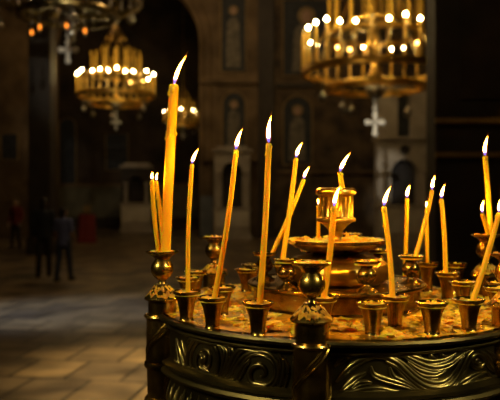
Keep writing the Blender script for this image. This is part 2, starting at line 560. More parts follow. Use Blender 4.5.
cup_pr = [(0, 0.160), (0.009, 0.160), (0.0068, 0.1565), (0.0068, 0.1535), (0.0095, 0.1515), (0.0155, 0.146), (0.0193, 0.139), (0.0198, 0.133), (0.0185, 0.1265), (0.0145, 0.1205), (0.0125, 0.1175),
          (0.0135, 0.115), (0.019, 0.110), (0.026, 0.1065), (0.0285, 0.105), (0.0292, 0.1035), (0.0278, 0.1022), (0.024, 0.1045), (0.018, 0.107), (0, 0.1072)]
PCUP = []
for pi_, ang in enumerate(POSTS):
    a = math.radians(ang)
    x, d = CX + R * sin(a), CD - R * cos(a)
    dz = (0, 0.004, 0.013, 0.0, 0.0, -0.004)[pi_]
    cw = Vector((x * S, d * S, 0))
    bm = bmesh.new()
    lathe(bm, prof(post_profile(dz)), cw, 40)
    # spiral bands winding round the shaft
    for off, rr in ((0, 0.0016), (0.45, 0.0016), (0.22, 0.0022), (PI, 0.0016), (PI + 0.45, 0.0016), (PI + 0.22, 0.0022)):
        pts = []
        for k in range(33):
            t = k / 32
            aa = off + math.radians(-100) - 1.9 + t * 2.6
            pts.append(cw + Vector((0.0272 * cos(aa) * S, 0.0272 * sin(aa) * S, zz(0.297 - 0.073 * t))))
        if rr > 0.002:
            for p_ in pts[1:-1]: ball(bm, p_, 0.0016 * S, 1)
        else: tube(bm, pts, rr * S, 6)
    po = mk('corner_post', bm, 'brass', stand, 40)
    bm = bmesh.new()
    lathe(bm, prof([(r_, z_ - dz) for r_, z_ in cup_pr]), cw, 36)
    mk('drip_cup', bm, 'brass', po, 50)
    fb = fill_mesh(0.0245, 0, 5 + pi_)
    bmesh.ops.translate(fb, verts=fb.verts, vec=cw + Vector((0, 0, zz(0.1040 - dz))))
    mk('wax_fill', fb, 'wax_spill', po)
    wb = bmesh.new()      # one crust of wax run down the shoulder of the post
    n_ = 72; prev = None
    for j in range(15):
        t = j / 14
        rg = []
        for q in range(n_):
            aa = 2 * PI * q / n_
            reach = 0.8 + 0.5 * noise.noise(Vector((cos(aa) * 3, sin(aa) * 3, pi_ * 3.3))) + 0.35 * noise.noise(Vector((cos(aa) * 9, sin(aa) * 9, pi_)))
            tt = t * max(0.12, min(1.0, reach))
            rq = 0.0125 + 0.0175 * tt
            zq = 0.1635 - dz + (0.0185 * tt if tt < .9 else 0.0166 + 0.01 * (tt - .9))
            lift = max(-0.0008, 0.0004 + 0.0045 * noise.noise(Vector((cos(aa) * rq * 300, sin(aa) * rq * 300, pi_ * 2.2 + .5)))) * (1 - t ** 5)
            rg.append(wb.verts.new(cw + Vector((rq * cos(aa) * S, rq * sin(aa) * S, zz(zq - lift + 0.0004)))))
        if prev:
            for q in range(n_): wb.faces.new((prev[q], prev[(q + 1) % n_], rg[(q + 1) % n_], rg[q]))
        prev = rg
    mk('wax_crust', wb, 'wax_old', po, 60)
    PCUP.append((d, W(x, d, 0.1040 - dz)))

# ---- scrollwork on the drum
def on_drum(px, py, rad=0.323):
    ux, uz = (px - 250) / F, -(py - HY) / F
    A = ux * ux + 1; B = -2 * (ux * CX + CD); Cc = CX * CX + CD * CD - rad * rad
    disc = max(B * B - 4 * A * Cc, 0)
    t = (-B - math.sqrt(disc)) / (2 * A)
    return math.atan2(ux * t - CX, CD - t), -uz * t       # angle, drop


def spiral(cx, cy, r0, r1, a0, turns, sq=1.0, n=26):
    return [(cx + (r0 + (r1 - r0) * k / n) * cos(a0 + turns * 2 * PI * k / n), cy + sq * (r0 + (r1 - r0) * k / n) * sin(a0 + turns * 2 * PI * k / n)) for k in range(n + 1)]


LEFT = [  # (outline in the photo's frame, radius, taper)
    (spiral(205, 361, 14, 14, 0, 1, 1.55), 1.3, 0), (spiral(205, 361, 18, 18, 0, 1, 1.42), 1.5, 0), (spiral(205, 361, 10, 4, 1, 1.3, 1.6), 1.2, 1),
    ([(199, 352), (206, 358), (203, 366), (209, 372)], 1.6, 1), ([(210, 350), (203, 362), (208, 370)], 1.4, 1),
    ([(217, 392), (226, 374), (233, 358), (243, 348), (262, 346)], 2.2, 1), ([(221, 392), (232, 374), (241, 360), (252, 352), (268, 351)], 2.2, 1),
    ([(226, 392), (235, 380), (243, 366), (250, 359)], 1.8, 1), ([(222, 345), (228, 352), (226, 366), (219, 382)], 1.8, 1), ([(230, 345), (234, 352), (230, 362)], 1.6, 1),
    (spiral(260, 373, 19, 3, -2.2, 1.6, 1.0), 2.4, 1), (spiral(260, 373, 22, 16, -1.9, 0.55, 1.05), 1.8, 1),
    ([(279, 352), (284, 365), (282, 380), (276, 393)], 1.8, 1), ([(284, 356), (288, 370), (284, 392)], 1.6, 1),
    ([(177, 338), (181, 352), (184, 366), (190, 380)], 1.8, 1), ([(182, 340), (185, 352), (186, 362)], 1.6, 1), ([(178, 350), (179, 362), (184, 374)], 1.6, 1),
    ([(176, 362), (180, 372), (186, 380)], 1.6, 1), ([(187, 342), (194, 336), (204, 337)], 1.5, 1), ([(206, 338), (216, 341), (222, 347)], 1.5, 1),
    ([(248, 393), (262, 394), (275, 391)], 1.6, 1),
]
RIGHT = [
    ([(374, 357), (386, 357), (398, 363), (410, 375), (424, 385), (438, 388), (450, 384), (459, 372), (466, 358), (472, 351)], 2.4, 0.6),
    ([(386, 361), (398, 368), (410, 379), (424, 389), (440, 392), (454, 387), (463, 374), (470, 359)], 1.9, 0.8),
    ([(392, 356), (404, 364), (416, 375), (428, 381), (440, 382), (450, 376), (458, 364), (465, 354)], 1.9, 0.8),
    ([(394, 352), (406, 356), (420, 363), (434, 367), (448, 364), (458, 357), (470, 350)], 2.0, 0.8),
    ([(402, 352), (416, 357), (430, 361), (444, 359), (456, 353)], 1.7, 0.8),
    ([(408, 362), (420, 370), (434, 373), (446, 369)], 1.8, 0.9), ([(412, 368), (424, 376), (438, 377)], 1.4, 1),
    ([(419, 353), (421, 358), (427, 362), (434, 362)], 1.3, 1), ([(430, 353), (432, 357), (438, 360)], 1.3, 1), ([(441, 352), (443, 356), (450, 357)], 1.3, 1),
    ([(371, 366), (375, 374), (388, 379), (404, 384), (418, 391)], 1.6, 0.8), ([(390, 367), (394, 376), (404, 381), (416, 388)], 1.6, 0.8),
    ([(336, 382), (348, 368), (360, 360), (374, 357)], 2.0, 0.8), ([(340, 391), (354, 378), (366, 372)], 1.8, 0.9), ([(334, 366), (342, 358), (352, 353)], 1.6, 1),
    ([(345, 395), (362, 389), (380, 388), (398, 392)], 1.8, 0.9), ([(352, 388), (360, 382), (372, 382)], 1.5, 1),
    ([(452, 390), (462, 381), (474, 374), (486, 371)], 1.8, 1), ([(460, 391), (468, 383), (478, 379)], 1.6, 1), ([(469, 391), (477, 384), (486, 380)], 1.6, 1), ([(478, 391), (486, 385), (494, 383)], 1.6, 1),
    (spiral(477, 361, 6.5, 6.5, 0, 1), 1.6, 0), (spiral(477, 361, 3, 1, 0, 1), 1.3, 0),
    ([(480, 351), (487, 356), (492, 366), (500, 374)], 2.0, 1), ([(486, 350), (494, 356), (500, 364)], 1.8, 1), ([(488, 372), (494, 380), (500, 388)], 1.8, 1),
]


def relief(strokes, turn):
    bm = bmesh.new()
    both = []
    for pts, rad, tp in strokes:
        both.append((pts, rad * 1.2, tp))
        if len(pts) < 12:      # a fine vein beside every leaf
            q_ = []
            for i in range(len(pts)):
                a_, b_ = pts[max(i - 1, 0)], pts[min(i + 1, len(pts) - 1)]
                tx, ty = b_[0] - a_[0], b_[1] - a_[1]
                L_ = math.hypot(tx, ty)
                f_ = 3.6 * sin(PI * (i + .35) / (len(pts) - .3))
                q_.append((pts[i][0] - ty / L_ * f_, pts[i][1] + tx / L_ * f_))
            both.append((q_, rad * .75, tp))
    for pts, rad, tp in both:
        pth = smooth_path([Vector((p[0], p[1], 0)) for p in pts], 5)
        out, rr = [], []
        n_ = len(pth)
        for i, p in enumerate(pth):
            a, dr = on_drum(p.x, p.y)
            dr = min(max(dr, 0.238), 0.287)
            a += turn
            q = 0.3235
            out.append(Vector(((CX + q * sin(a)) * S, (CD - q * cos(a)) * S, zz(dr))))
            t = i / max(n_ - 1, 1)
            k = 1 - tp * 0.75 * abs(2 * t - 1) ** 1.6
            rr.append(max(rad * k, 0.45) / F * S * 1.15)
        tube(bm, out, rr, 7)
    return bm


for k in range(3):
    mk('scrollwork', relief(LEFT, k * 2 * PI / 3), 'brass_dark', stand, 60)
    mk('scrollwork', relief(RIGHT, k * 2 * PI / 3), 'brass_dark', stand, 60)
# lower leaf band
bm = bmesh.new()
for k in range(96):
    a = 2 * PI * k / 96
    for da, z0, z1, rad in ((0.0, 0.383, 0.325, 0.0034), (0.022, 0.375, 0.335, 0.0022), (-0.022, 0.375, 0.335, 0.0022)):
        pts = [Vector(((CX + q * sin(a + da + s_)) * S, (CD - q * cos(a + da + s_)) * S, zz(z))) for q, z, s_ in
               ((0.322, z0, 0), (0.326, (z0 * 2 + z1) / 3, da * .4), (0.327, (z0 + 2 * z1) / 3, da * .8), (0.322, z1, da * .3))]
        tube(bm, smooth_path(pts, 3), [rad * S * q for q in (.4, .7, .9, 1, 1, .95, .8, .6, .4, .3)], 6)
mk('leaf_band', bm, 'brass_dark', stand, 60)

# ------------------------------------------------------------------ candles
def wick_flame(root, top, lean, tip):
    n_ = 5
    bm = bmesh.new()
    wl = 0.0042 * S
    tube(bm, [top - Vector((0, 0, 0.002 * S)), top + Vector((lean.x * wl * .6, 0, wl * .6)), top + Vector((lean.x * wl * 1.3, 0, wl * 1.1))], [0.0008 * S, 0.0008 * S, 0.0006 * S], 6)
    mk('wick', bm, 'wick', root)
    b0 = top + Vector((0, 0, 0.0022 * S))
    L = (tip - b0).length
    rmax = max(0.0018 * S, min(0.0029 * S, L * 0.088))
    bm = bmesh.new()
    pts, rr = [], []
    for k in range(13):
        t = k / 12
        p = b0.lerp(tip, t)
        p.x -= 0.10 * L * sin(PI * t) * (1 if tip.x > b0.x else -1) * 0.6
        pts.append(p)
        rr.append(rmax * max(0.02, (sin(PI * min(1, t ** 0.62))) ** 0.9 * (1 - 0.48 * t)) if 0 < t < 1 else rmax * (0.30 if t == 0 else 0.02))
    tube(bm, pts, rr, 12)
    fl = mk('flame', bm, 'flame', root, 80)
    bm = bmesh.new()
    up_ = (tip - b0).normalized()
    pm = [p + up_ * (L * (0.16 * k / 12 - 0.03)) for k, p in enumerate(pts)]
    tube(bm, pm, [q * 1.75 + 0.0004 * S for q in rr], 12)
    mk('flame_halo', bm, 'halo_glow', fl, 80)


def candle(top, base, w, tip, lab, bend=0.0, dd=0.0, drips=0, bz=None, melt=0.4, bd=None):
    """top, base, tip in the photo's frame; bd depth at the base; dd how far the top leans back"""
    B = P(base[0], base[1], bd)
    if bz is not None: B.z = bz
    d1 = bd + dd
    T = P(top[0], top[1], d1)
    rad = w / 2 / F * bd * S
    root = thing('candle', B, lab, 'candle', 'lit tapers on the brass stand')
    bm = bmesh.new()
    pts, rr = [], []
    N = 22
    ax = (T - B)
    for k in range(N + 1):
        t = k / N
        p = B.lerp(T, t)
        p.x += bend / F * bd * S * sin(PI * t)
        nz = noise.noise(Vector((t * 9, B.x * 40, B.y * 9)))
        pts.append(p); rr.append(rad * (1.03 - 0.10 * t + 0.05 * nz))
    # melted lip
    dirn = ax.normalized()
    pts += [T + dirn * rad * 0.35, T + dirn * rad * 0.15]
    rr += [rad * 0.78, rad * 0.32]
    tube(bm, pts, rr, 14)
    # a little run of wax at the lip
    for k in range(2):
        a = random.uniform(0, 6.28)
        off = Vector((cos(a), sin(a), 0)) * rad * 0.82
        ball(bm, T + off - dirn * rad * random.uniform(0.2, 1.2), rad * 0.38, 2, (1, 1, 1.7), 0.3, k)
    st = mk('wax_stick', bm, 'wax', root, 60)
    for k in range(drips):
        bm = bmesh.new()
        t = 1 - random.uniform(0.02, 0.55) ** 1.3
        a = random.choice((0.2, 2.9, -0.5, -2.6, -1.5)) + random.uniform(-.3, .3)
        p = B.lerp(T, t); p.x += bend / F * bd * S * sin(PI * t)
        off = Vector((cos(a), sin(a), 0)) * rad * 0.95
        tube(bm, [p + off + Vector((0, 0, rad * 1.6)), p + off + Vector((0, 0, rad * .5)), p + off * 1.1, p + off - Vector((0, 0, rad * .5))],
             [rad * .12, rad * .22, rad * .34, rad * .1], 8)
        mk('wax_drip', bm, 'wax', root, 80)
    top_c = T + dirn * rad * 0.2
    TT = P(tip[0], tip[1], d1)
    wick_flame(root, top_c, Vector(((tip[0] - top[0]) / 20.0, 0, 0)), TT)
    return root


dL, pL = PCUP[5]; dFR, pFR = PCUP[2]
candle((174, 86.5), (165.5, 250), 10.2, (186.5, 55), 'thick tall taper in the left corner post, highest flame on the stand', -0.5, 0.02, drips=5, bz=pL.z - 0.002, bd=dL - 0.004)
candle((152, 181), (158.8, 249), 4.6, (152.8, 172), 'short dripping taper on the left corner post, leftmost of all the candles', -1.0, 0.0, drips=10, bz=pL.z - 0.002, bd=dL + 0.001)
candle((156.6, 182), (163.5, 249), 4.4, (157.6, 172.5), 'short taper tucked between the thick candle and its leftmost neighbour', 0.5, 0.012, drips=5, bz=pL.z - 0.002, bd=dL + 0.015)
d, p = CUPS['a']
candle((192, 165), (188, 293.5), 4.7, (198.5, 148.5), 'thin upright taper just right of the thick candle, in the first deck cup', -1.6, 0.02, bz=p.z - 0.002, drips=3, bd=d)
d, p = CUPS['b']
candle((236, 151), (214.2, 298.5), 5.6, (242.5, 128.5), 'tall slim taper leaning right from the second deck cup', 2.0, 0.02, bz=p.z - 0.002, drips=2, bd=d)
d, p = CUPS['c']
candle((268.8, 144.5), (259.5, 303), 6.3, (271.5, 115), 'tall straight taper in the cup left of the front post', 1.0, 0.02, bz=p.z - 0.002, drips=2, bd=d)
d, p = BAL[315]
candle((296, 159), (282.5, 257), 5.2, (302.5, 142), 'middle taper leaning right on the step baluster behind the front post', 0.5, 0.02, bz=p.z - 0.002, bd=d)
d, p = BAL[255]
candle((303.5, 180), (272, 249), 4.6, (309.5, 166.5), 'strongly slanted thin taper crossing behind the middle leaning taper', 1.0, 0.02, bz=p.z - 0.002, bd=d)
candle((340, 173), (344, 195), 5.4, (350.5, 152.5), 'short taper stuck in the big central socket, flame blown right', 0, 0.0, bz=zz(0.0195), bd=CD - 0.001)
candle((318.5, 206), (318.3, 238), 4.0, (317.5, 198.5), 'stubby taper standing on the tray behind the central socket', 0, 0.0, bz=zz(0.0985), bd=CD + 0.055)
d, p = CUPS['n']
candle((334, 208), (323.6, 297), 6.3, (340.5, 185.5), 'taper directly in front of the central socket, hiding its left side', 1.0, 0.005, bz=p.z - 0.002, bd=d)
d, p = CUPS['e']
candle((384, 207.5), (392.6, 297), 5.7, (391, 186), 'taper leaning left just right of the tray, before the round body', 1.2, 0.02, bz=p.z - 0.002, drips=1, bd=d)
d, p = CUPS['k']
candle((407, 199), (404.3, 256), 4.2, (410, 184.5), 'thin upright taper second right of the tray, standing far back', 0.4, 0.0, bz=zz(DECK - 0.008), bd=1.50)
d, p = BAL[75]
candle((432, 191), (415, 254), 4.7, (435.2, 175), 'slanting taper on the right step baluster, crossing a hidden one', 1.0, 0.03, bz=p.z - 0.002, bd=d)
d, p = CUPS['k']
candle((426.5, 209), (427.2, 261), 3.8, (426.2, 201), 'half hidden upright taper behind the slanting taper on the right', 0, 0.01, bz=p.z - 0.002, bd=d)
d, p = CUPS['i']
candle((441.3, 199.5), (445.8, 271), 4.6, (445.2, 184), 'upright taper in the back right deck cup, beside two crossing tapers', 0.8, 0.02, bz=p.z - 0.002, bd=d)
candle((485, 157), (490.5, 236), 5.2, (488, 135.5), 'tall taper in the far right corner post, highest of the right group', 0.6, 0.02, bz=pFR.z - 0.002, bd=dFR - 0.004)
candle((482.3, 214), (489, 238), 4.5, (484, 199.5), 'short taper leaning left on the far right corner post', 0, -0.01, bz=pFR.z - 0.002, bd=dFR - 0.018)
d, p = CUPS['g']
candle((498.8, 214), (472.5, 299), 5.6, (500.5, 199), 'slanting taper at the right edge, leaning right from a front cup', 1.0, 0.02, bz=p.z - 0.002, bd=d)

# ------------------------------------------------------------------ wax debris
def lump_bm(c, r_, seed, sc_=(1.4, 1.0, 0.7)):
    bm = bmesh.new(); ball(bm, c, r_, 3, sc_, 0.9, seed)
    return bm


tray_bits = [
    ((352, 233.5), 9, (1.5, .7, .75), 'largest curled piece of wax on the tray, right of the central socket'),
    ((347, 230), 5, (.7, .6, 1.7), 'upright shard of wax against the foot of the central socket'),
    ((363, 235), 7, (1.6, .8, .55), 'flat piece of wax on the tray, between the curled piece and the rim'),
    ((374, 238), 5, (1.5, .9, .5), 'small wax scrap near the right rim of the tray'),
    ((297, 238), 6, (1.7, .9, .5), 'wax scrap on the left side of the tray'),
    ((308, 239.5), 4.5, (1.3, .9, .5), 'small wax scrap in front of the stubby taper on the tray'),
]
for i, ((px, py), w, sc_, lab) in enumerate(tray_bits):
    d = CD - 0.045 + 0.02 * (i % 2)
    r_ = w * 1.35 / 2 / F * d * S
    c = P(px, py, d); c.z = zz(0.0975) + r_ * sc_[2] * 0.75
    o = mk_top('wax_chunk', lump_bm(c, r_, i * 7 + 1, sc_), 'wax_spill', (c.x, c.y, zz(0.0985)), angle=50)
    tag(o, lab, 'wax')
mk_bits = tray_crumbs
o = mk_top('wax_crumbs', mk_bits, 'wax_spill', (c0.x, c0.y, zz(0.0985)), angle=50)
o['kind'] = 'stuff'; tag(o, 'crumbs of hardened wax strewn over the upper tray', 'wax')

cup_pos = [(v[1].x, v[1].y) for v in CUPS.values()]
def free(x, y, m_):
    return all((x - a) ** 2 + (y - b_) ** 2 > (m_ * S) ** 2 for a, b_ in cup_pos)


bm = bmesh.new()
cnt = 0
while cnt < 2400:
    a = random.uniform(0, 2 * PI); q = math.sqrt(random.uniform(0.27, 1)) * 0.325
    x, y = c0.x + q * cos(a) * S, c0.y + q * sin(a) * S
    if not free(x, y, 0.016) or noise.noise(Vector((x * 9, y * 9, 2))) < random.uniform(-0.6, 0.35): continue
    ball(bm, (x, y, zz(DECK - 0.003)), random.choice((random.uniform(.0012, .003), random.uniform(.0025, .0072))) * S, 1, (random.uniform(1, 1.8), random.uniform(.8, 1.4), random.uniform(.4, .8)), 0.7, cnt)
    cnt += 1
o = mk_top('wax_crumbs', bm, 'wax_spill', (c0.x, c0.y, zz(DECK)), angle=50)
o['kind'] = 'stuff'; tag(o, 'crumbs of hardened wax strewn over the round deck between the cups', 'wax')
cnt = 0
while cnt < 34:
    a = random.uniform(-PI, 0); q = random.uniform(0.19, 0.31)
    x, y = c0.x + q * cos(a) * S, c0.y + q * sin(a) * S
    if not free(x, y, 0.028): continue
    r_ = random.uniform(0.006, 0.012) * S
    o = mk_top('wax_chunk', lump_bm((x, y, zz(DECK - 0.003) + r_ * .3), r_, cnt * 3 + 40, (random.uniform(1.1, 1.7), random.uniform(.8, 1.2), .55)), 'wax_spill', (x, y, zz(DECK)), angle=50)
    o.rotation_euler = (0, 0, random.uniform(0, 6))
    tag(o, 'lump of spilled honey wax lying on the deck between the cups', 'wax', 'wax lumps on the deck')
    cup_pos.append((x, y)); cnt += 1

# ------------------------------------------------------------------ the church
def struct(name, bm, mat, parent=None, angle=30):
    o = mk(name, bm, mat, parent, angle)
    if parent is None: o['kind'] = 'structure'
    return o


ZC = 15.0
bm = bmesh.new(); box(bm, (-16, -6, -0.2), (14, 36, 0)); struct('floor', bm, 'floor')
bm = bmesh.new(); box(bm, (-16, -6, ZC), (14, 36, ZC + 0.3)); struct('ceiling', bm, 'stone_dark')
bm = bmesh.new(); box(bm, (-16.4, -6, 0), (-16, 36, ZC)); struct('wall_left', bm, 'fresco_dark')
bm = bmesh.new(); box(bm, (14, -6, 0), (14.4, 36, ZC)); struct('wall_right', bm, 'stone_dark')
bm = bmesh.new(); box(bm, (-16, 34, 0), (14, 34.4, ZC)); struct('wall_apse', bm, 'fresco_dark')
# wall with the great arch
DW = 27.0
ax0, ax1 = (50 - 250) / F * DW, (199 - 250) / F * DW
acx, aw = (ax0 + ax1) / 2, (ax1 - ax0) / 2
zs = 1.85 + 145 / F * DW
bm = bmesh.new()
box(bm, (-16, DW, 0), (ax0, DW + 1.2, ZC)); box(bm, (ax1, DW, 0), (14, DW + 1.2, ZC))
NN = 36
pts = [(ax0, ZC)] + [(acx - aw * cos(PI * k / NN), zs + aw * sin(PI * k / NN)) for k in range(NN + 1)] + [(ax1, ZC)]
for k in range(NN):
    (x0, z0), (x1, z1) = pts[k + 1], pts[k + 2]
    poly_prism(bm, [(x0, z0), (x1, z1), (x1, ZC), (x0, ZC)], DW, DW + 1.2)
struct('wall_back', bm, 'stone')
# arch moulding
bm = bmesh.new()
for q, rr in ((0.10, 0.10), (0.42, 0.06)):
    pts = [Vector((ax1 + q, DW - 0.02, 0.0)), Vector((ax1 + q, DW - 0.02, zs))] + [Vector((acx + (aw + q) * cos(PI * k / NN), DW - 0.02, zs + (aw + q) * sin(PI * k / NN))) for k in range(1, NN)] + [Vector((ax0 - q, DW - 0.02, zs)), Vector((ax0 - q, DW - 0.02, 0))]
    tube(bm, pts, rr, 8)
struct('trim_1', bm, 'stone')
# dado rail along the apse and back wall
bm = bmesh.new(); box(bm, (-16, 33.9, 0.5), (3, 34.0, 2.0)); struct('trim_2', bm, 'dado')
bm = bmesh.new(); box(bm, (-16, 33.85, 2.0), (3, 34.0, 2.16), 0.03); struct('trim_3', bm, 'stone')
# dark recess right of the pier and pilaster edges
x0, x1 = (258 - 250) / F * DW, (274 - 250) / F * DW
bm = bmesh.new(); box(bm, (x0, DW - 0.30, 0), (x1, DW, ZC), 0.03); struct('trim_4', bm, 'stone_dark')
x0, x1 = (274 - 250) / F * DW, (440 - 250) / F * DW
bm = bmesh.new(); box(bm, (x0, DW - 0.08, 0), (x1, DW, ZC)); struct('trim_5', bm, 'fresco')
# horizontal cornices on the pier and the painted wall
for i, (yy, xa, xb, mt) in enumerate(((82, 201, 258, 'stone'), (86, 276, 380, 'stone_dark'), (160, 201, 258, 'stone'), (172, 276, 380, 'stone'))):
    z = 1.85 + (190 - yy) / F * DW
    bm = bmesh.new(); box(bm, ((xa - 250) / F * DW, DW - 0.22, z - 0.07), ((xb - 250) / F * DW, DW - 0.0, z + 0.07), 0.02)
    struct('trim_%d' % (6 + i), bm, mt)


def wz(y, d): return 1.85 + (190 - y) / F * d
def wx(x, d): return (x - 250) / F * d


# painted saint on the pier
def painting(name, px0, px1, py0, py1, d, arched, lab, figure=True):
    x0, x1, z1, z0 = wx(px0, d), wx(px1, d), wz(py0, d), wz(py1, d)
    cx, w = (x0 + x1) / 2, (x1 - x0) / 2
    root = thing(name, (cx, d, z0), lab, 'painting')
    bm = bmesh.new()
    ol = arch_poly(cx, w, z0, z1 - w) if arched else [(x0, z0), (x0, z1), (x1, z1), (x1, z0)]
    poly_prism(bm, ol, d - 0.02, d)
    mk('background_panel', bm, 'icon_blue', root, 30)
    bm = bmesh.new()
    pp = [Vector((x, d - 0.03, z)) for x, z in ol]
    tube(bm, pp + [pp[0]], 0.035, 6)
    mk('painted_border', bm, 'icon_gold', root)
    if figure:
        h = z1 - z0
        bm = bmesh.new()
        fw = w * 0.62
        ol = [(cx - fw, z0 + h * .06), (cx - fw * .9, z0 + h * .45), (cx - fw * .8, z0 + h * .62), (cx - fw * .3, z0 + h * .70), (cx + fw * .3, z0 + h * .70), (cx + fw * .8, z0 + h * .62),
              (cx + fw * .75, z0 + h * .4), (cx + fw, z0 + h * .06)]
        poly_prism(bm, ol, d - 0.035, d - 0.02)
        mk('robe', bm, 'icon_robe', root, 30)
        bm = bmesh.new(); ball(bm, (cx, d - 0.03, z0 + h * .79), fw * .62, 3, (1, .04, 1)); mk('halo', bm, 'icon_gold', root)
        bm = bmesh.new(); ball(bm, (cx, d - 0.04, z0 + h * .78), fw * .34, 3, (1, .06, 1.25)); mk('face', bm, 'skin', root)
    return root


painting('wall_painting', 221, 246, -6, 72, DW, False, 'tall faded painting of a robed figure on the pier above the arched one')
painting('wall_painting', 222.5, 245.5, 92, 152, DW, True, 'small dark arched painting on the pier below the tall robed figure')
painting('wall_painting', 283, 312, 96, 165, DW - 0.08, True, 'dim arched painting on the wall left below the right chandelier')
painting('wall_painting', 283, 330, 0, 76, DW - 0.08, False, 'large dark painting on the wall behind the right chandelier')
painting('wall_painting', 59, 76, 118, 190, 34.0, True, 'tall arched painting deep in the bay under the left chandelier', False)
painting('wall_painting', 106, 128, 134, 170, 34.0, False, 'dark square painting deep in the bay right of the tall arched one', False)
painting('wall_painting', 1, 18, 134, 160, DW, False, 'small dark square painting on the wall at the left edge', False)


# marble shrines
def shrine(lab, px0, px1, ytop, yspring, ybase, d, half, mat='marble', upper=False, front='marble'):
    """pale marble shrine: plinth with panel, two columns, an arch with a gable"""
    x0, x1 = wx(px0, d), wx(px1, d)
    cx = (x0 + x1) / 2; w = (x1 - x0) / 2
    root = thing('shrine', (cx, d, 0), lab, 'shrine')
    zt, zsn, zb = wz(ytop, d), wz(yspring, d), wz(ybase, d)
    bm = bmesh.new(); box(bm, (x0 - .08, d - .05, 0), (x1 + .08, d + .75, 0.16), .02); box(bm, (x0, d, .16), (x1, d + .7, zb - .1)); box(bm, (x0 - .05, d - .05, zb - .1), (x1 + .05, d + .75, zb), .02)
    mk('plinth', bm, mat, root, 30)
    bm = bmesh.new(); box(bm, (x0 + w * .04, d - .03, .5), (x1 - w * .04, d + .01, zb - .12), .01); mk('front_panel', bm, 'marble_white', root, 30)
    iw = half / F * d
    # facade with arched opening
    bm = bmesh.new()
    box(bm, (x0, d + .08, zb), (cx - iw, d + .6, zt)); box(bm, (cx + iw, d + .08, zb), (x1, d + .6, zt))
    for k in range(14):
        a0, a1 = PI * k / 14, PI * (k + 1) / 14
        poly_prism(bm, [(cx - iw * cos(a0), zsn + iw * sin(a0)), (cx - iw * cos(a1), zsn + iw * sin(a1)), (cx - iw * cos(a1), zt), (cx - iw * cos(a0), zt)], d + .08, d + .6)
    mk('arched_front', bm, front, root, 30)
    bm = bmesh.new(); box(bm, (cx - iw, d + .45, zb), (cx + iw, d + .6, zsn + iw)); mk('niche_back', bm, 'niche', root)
    for sx_ in (-1, 1):
        bm = bmesh.new()
        xx = cx + sx_ * (iw + (w - iw) * .45)
        lathe(bm, [(0, zb), (.10, zb), (.10, zb + .06), (.07, zb + .1), (.065, zsn - .15), (.10, zsn - .05), (.11, zsn), (0, zsn)], (xx, d + .02, 0), 16)
        mk('column', bm, mat, root)
    bm = bmesh.new(); box(bm, (x0 - .08, d - .05, zt), (x1 + .08, d + .7, zt + .1), .02)
    if not upper: box(bm, (x0 + .1, d, zt + .1), (x1 - .1, d + .6, zt + .22), .02)
    mk('cornice', bm, mat, root, 30)
    if upper:
        zu = wz(upper, d)
        bm = bmesh.new()
        uw = iw * .5
        box(bm, (x0, d + .08, zt + .1), (cx - uw, d + .6, zu)); box(bm, (cx + uw, d + .08, zt + .1), (x1, d + .6, zu)); box(bm, (cx - uw, d + .4, zt + .1), (cx + uw, d + .6, zu))
        zsp = zu - uw - .15
        for k in range(12):
            a0, a1 = PI * k / 12, PI * (k + 1) / 12
            poly_prism(bm, [(cx - uw * cos(a0), zsp + uw * sin(a0)), (cx - uw * cos(a1), zsp + uw * sin(a1)), (cx - uw * cos(a1), zu), (cx - uw * cos(a0), zu)], d + .08, d + .4)
        mk('upper_storey', bm, mat, root, 30)
        bm = bmesh.new(); box(bm, (cx - uw, d + .36, zt + .1), (cx + uw, d + .4, zsp + uw)); mk('upper_niche', bm, 'icon_blue', root)
        bm = bmesh.new(); box(bm, (x0 - .08, d - .02, zu), (x1 + .08, d + .7, zu + .12), .02); mk('upper_cornice', bm, mat, root, 30)
        bm = bmesh.new(); lathe(bm, [(0, 0), (.13, 0), (.15, .05), (.13, .06), (.1, .05), (0, .05)], (0, 0, 0), 20)
        bmesh.ops.rotate(bm, verts=bm.verts, cent=(0, 0, 0), matrix=Matrix.Rotation(PI / 2, 3, 'X')); bmesh.ops.translate(bm, verts=bm.verts, vec=(cx, d + .08, (zsn + iw + zt) / 2))
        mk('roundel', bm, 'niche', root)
    return root


shrine('pale marble shrine with a dark arched niche before the middle pier', 214, 250, 152, 172, 208, 25.8, 10)
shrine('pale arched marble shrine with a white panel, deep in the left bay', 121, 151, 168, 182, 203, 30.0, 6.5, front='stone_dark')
shrine('tall two-storey marble shrine beside the dark pier on the right', 378, 432, 140, 172, 205, 22.0, 13, upper=86)
# grey-blue marble slab between
bm = bmesh.new(); d = 26.6
box(bm, (wx(200, d), d, 0), (wx(213, d), d + .35, wz(196, d)), .03)
tag(mk_top('marble_slab', bm, 'marble_blue', (wx(206, d), d, 0), angle=30), 'grey-blue marble slab leaning by the arch, left of the pale shrine', 'slab')

# tall dark pillar on the left
bm = bmesh.new(); d = 20.0
box(bm, (wx(28, d), d, 0), (wx(50, d), d + .7, ZC), .04); box(bm, (wx(26, d), d - .06, 0), (wx(52, d), d + .76, .5), .04)
struct('trim_10', bm, 'stone_dark')

# dark pier on the right
pd = 9.0
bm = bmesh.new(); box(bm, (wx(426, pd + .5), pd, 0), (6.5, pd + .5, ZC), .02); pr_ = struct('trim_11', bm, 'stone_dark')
for i, yy in enumerate((121, 155)):
    z = wz(yy, pd)
    bm = bmesh.new(); box(bm, (wx(426, pd + .5) - .02, pd - .07, z - .035), (6.5, pd, z + .035), .015); struct('trim_%d' % (12 + i), bm, 'gilt')
bm = bmesh.new(); box(bm, (wx(460, pd), pd - .03, wz(100, pd)), (6.4, pd, wz(-40, pd)), .01); struct('trim_14', bm, 'fresco_dark')

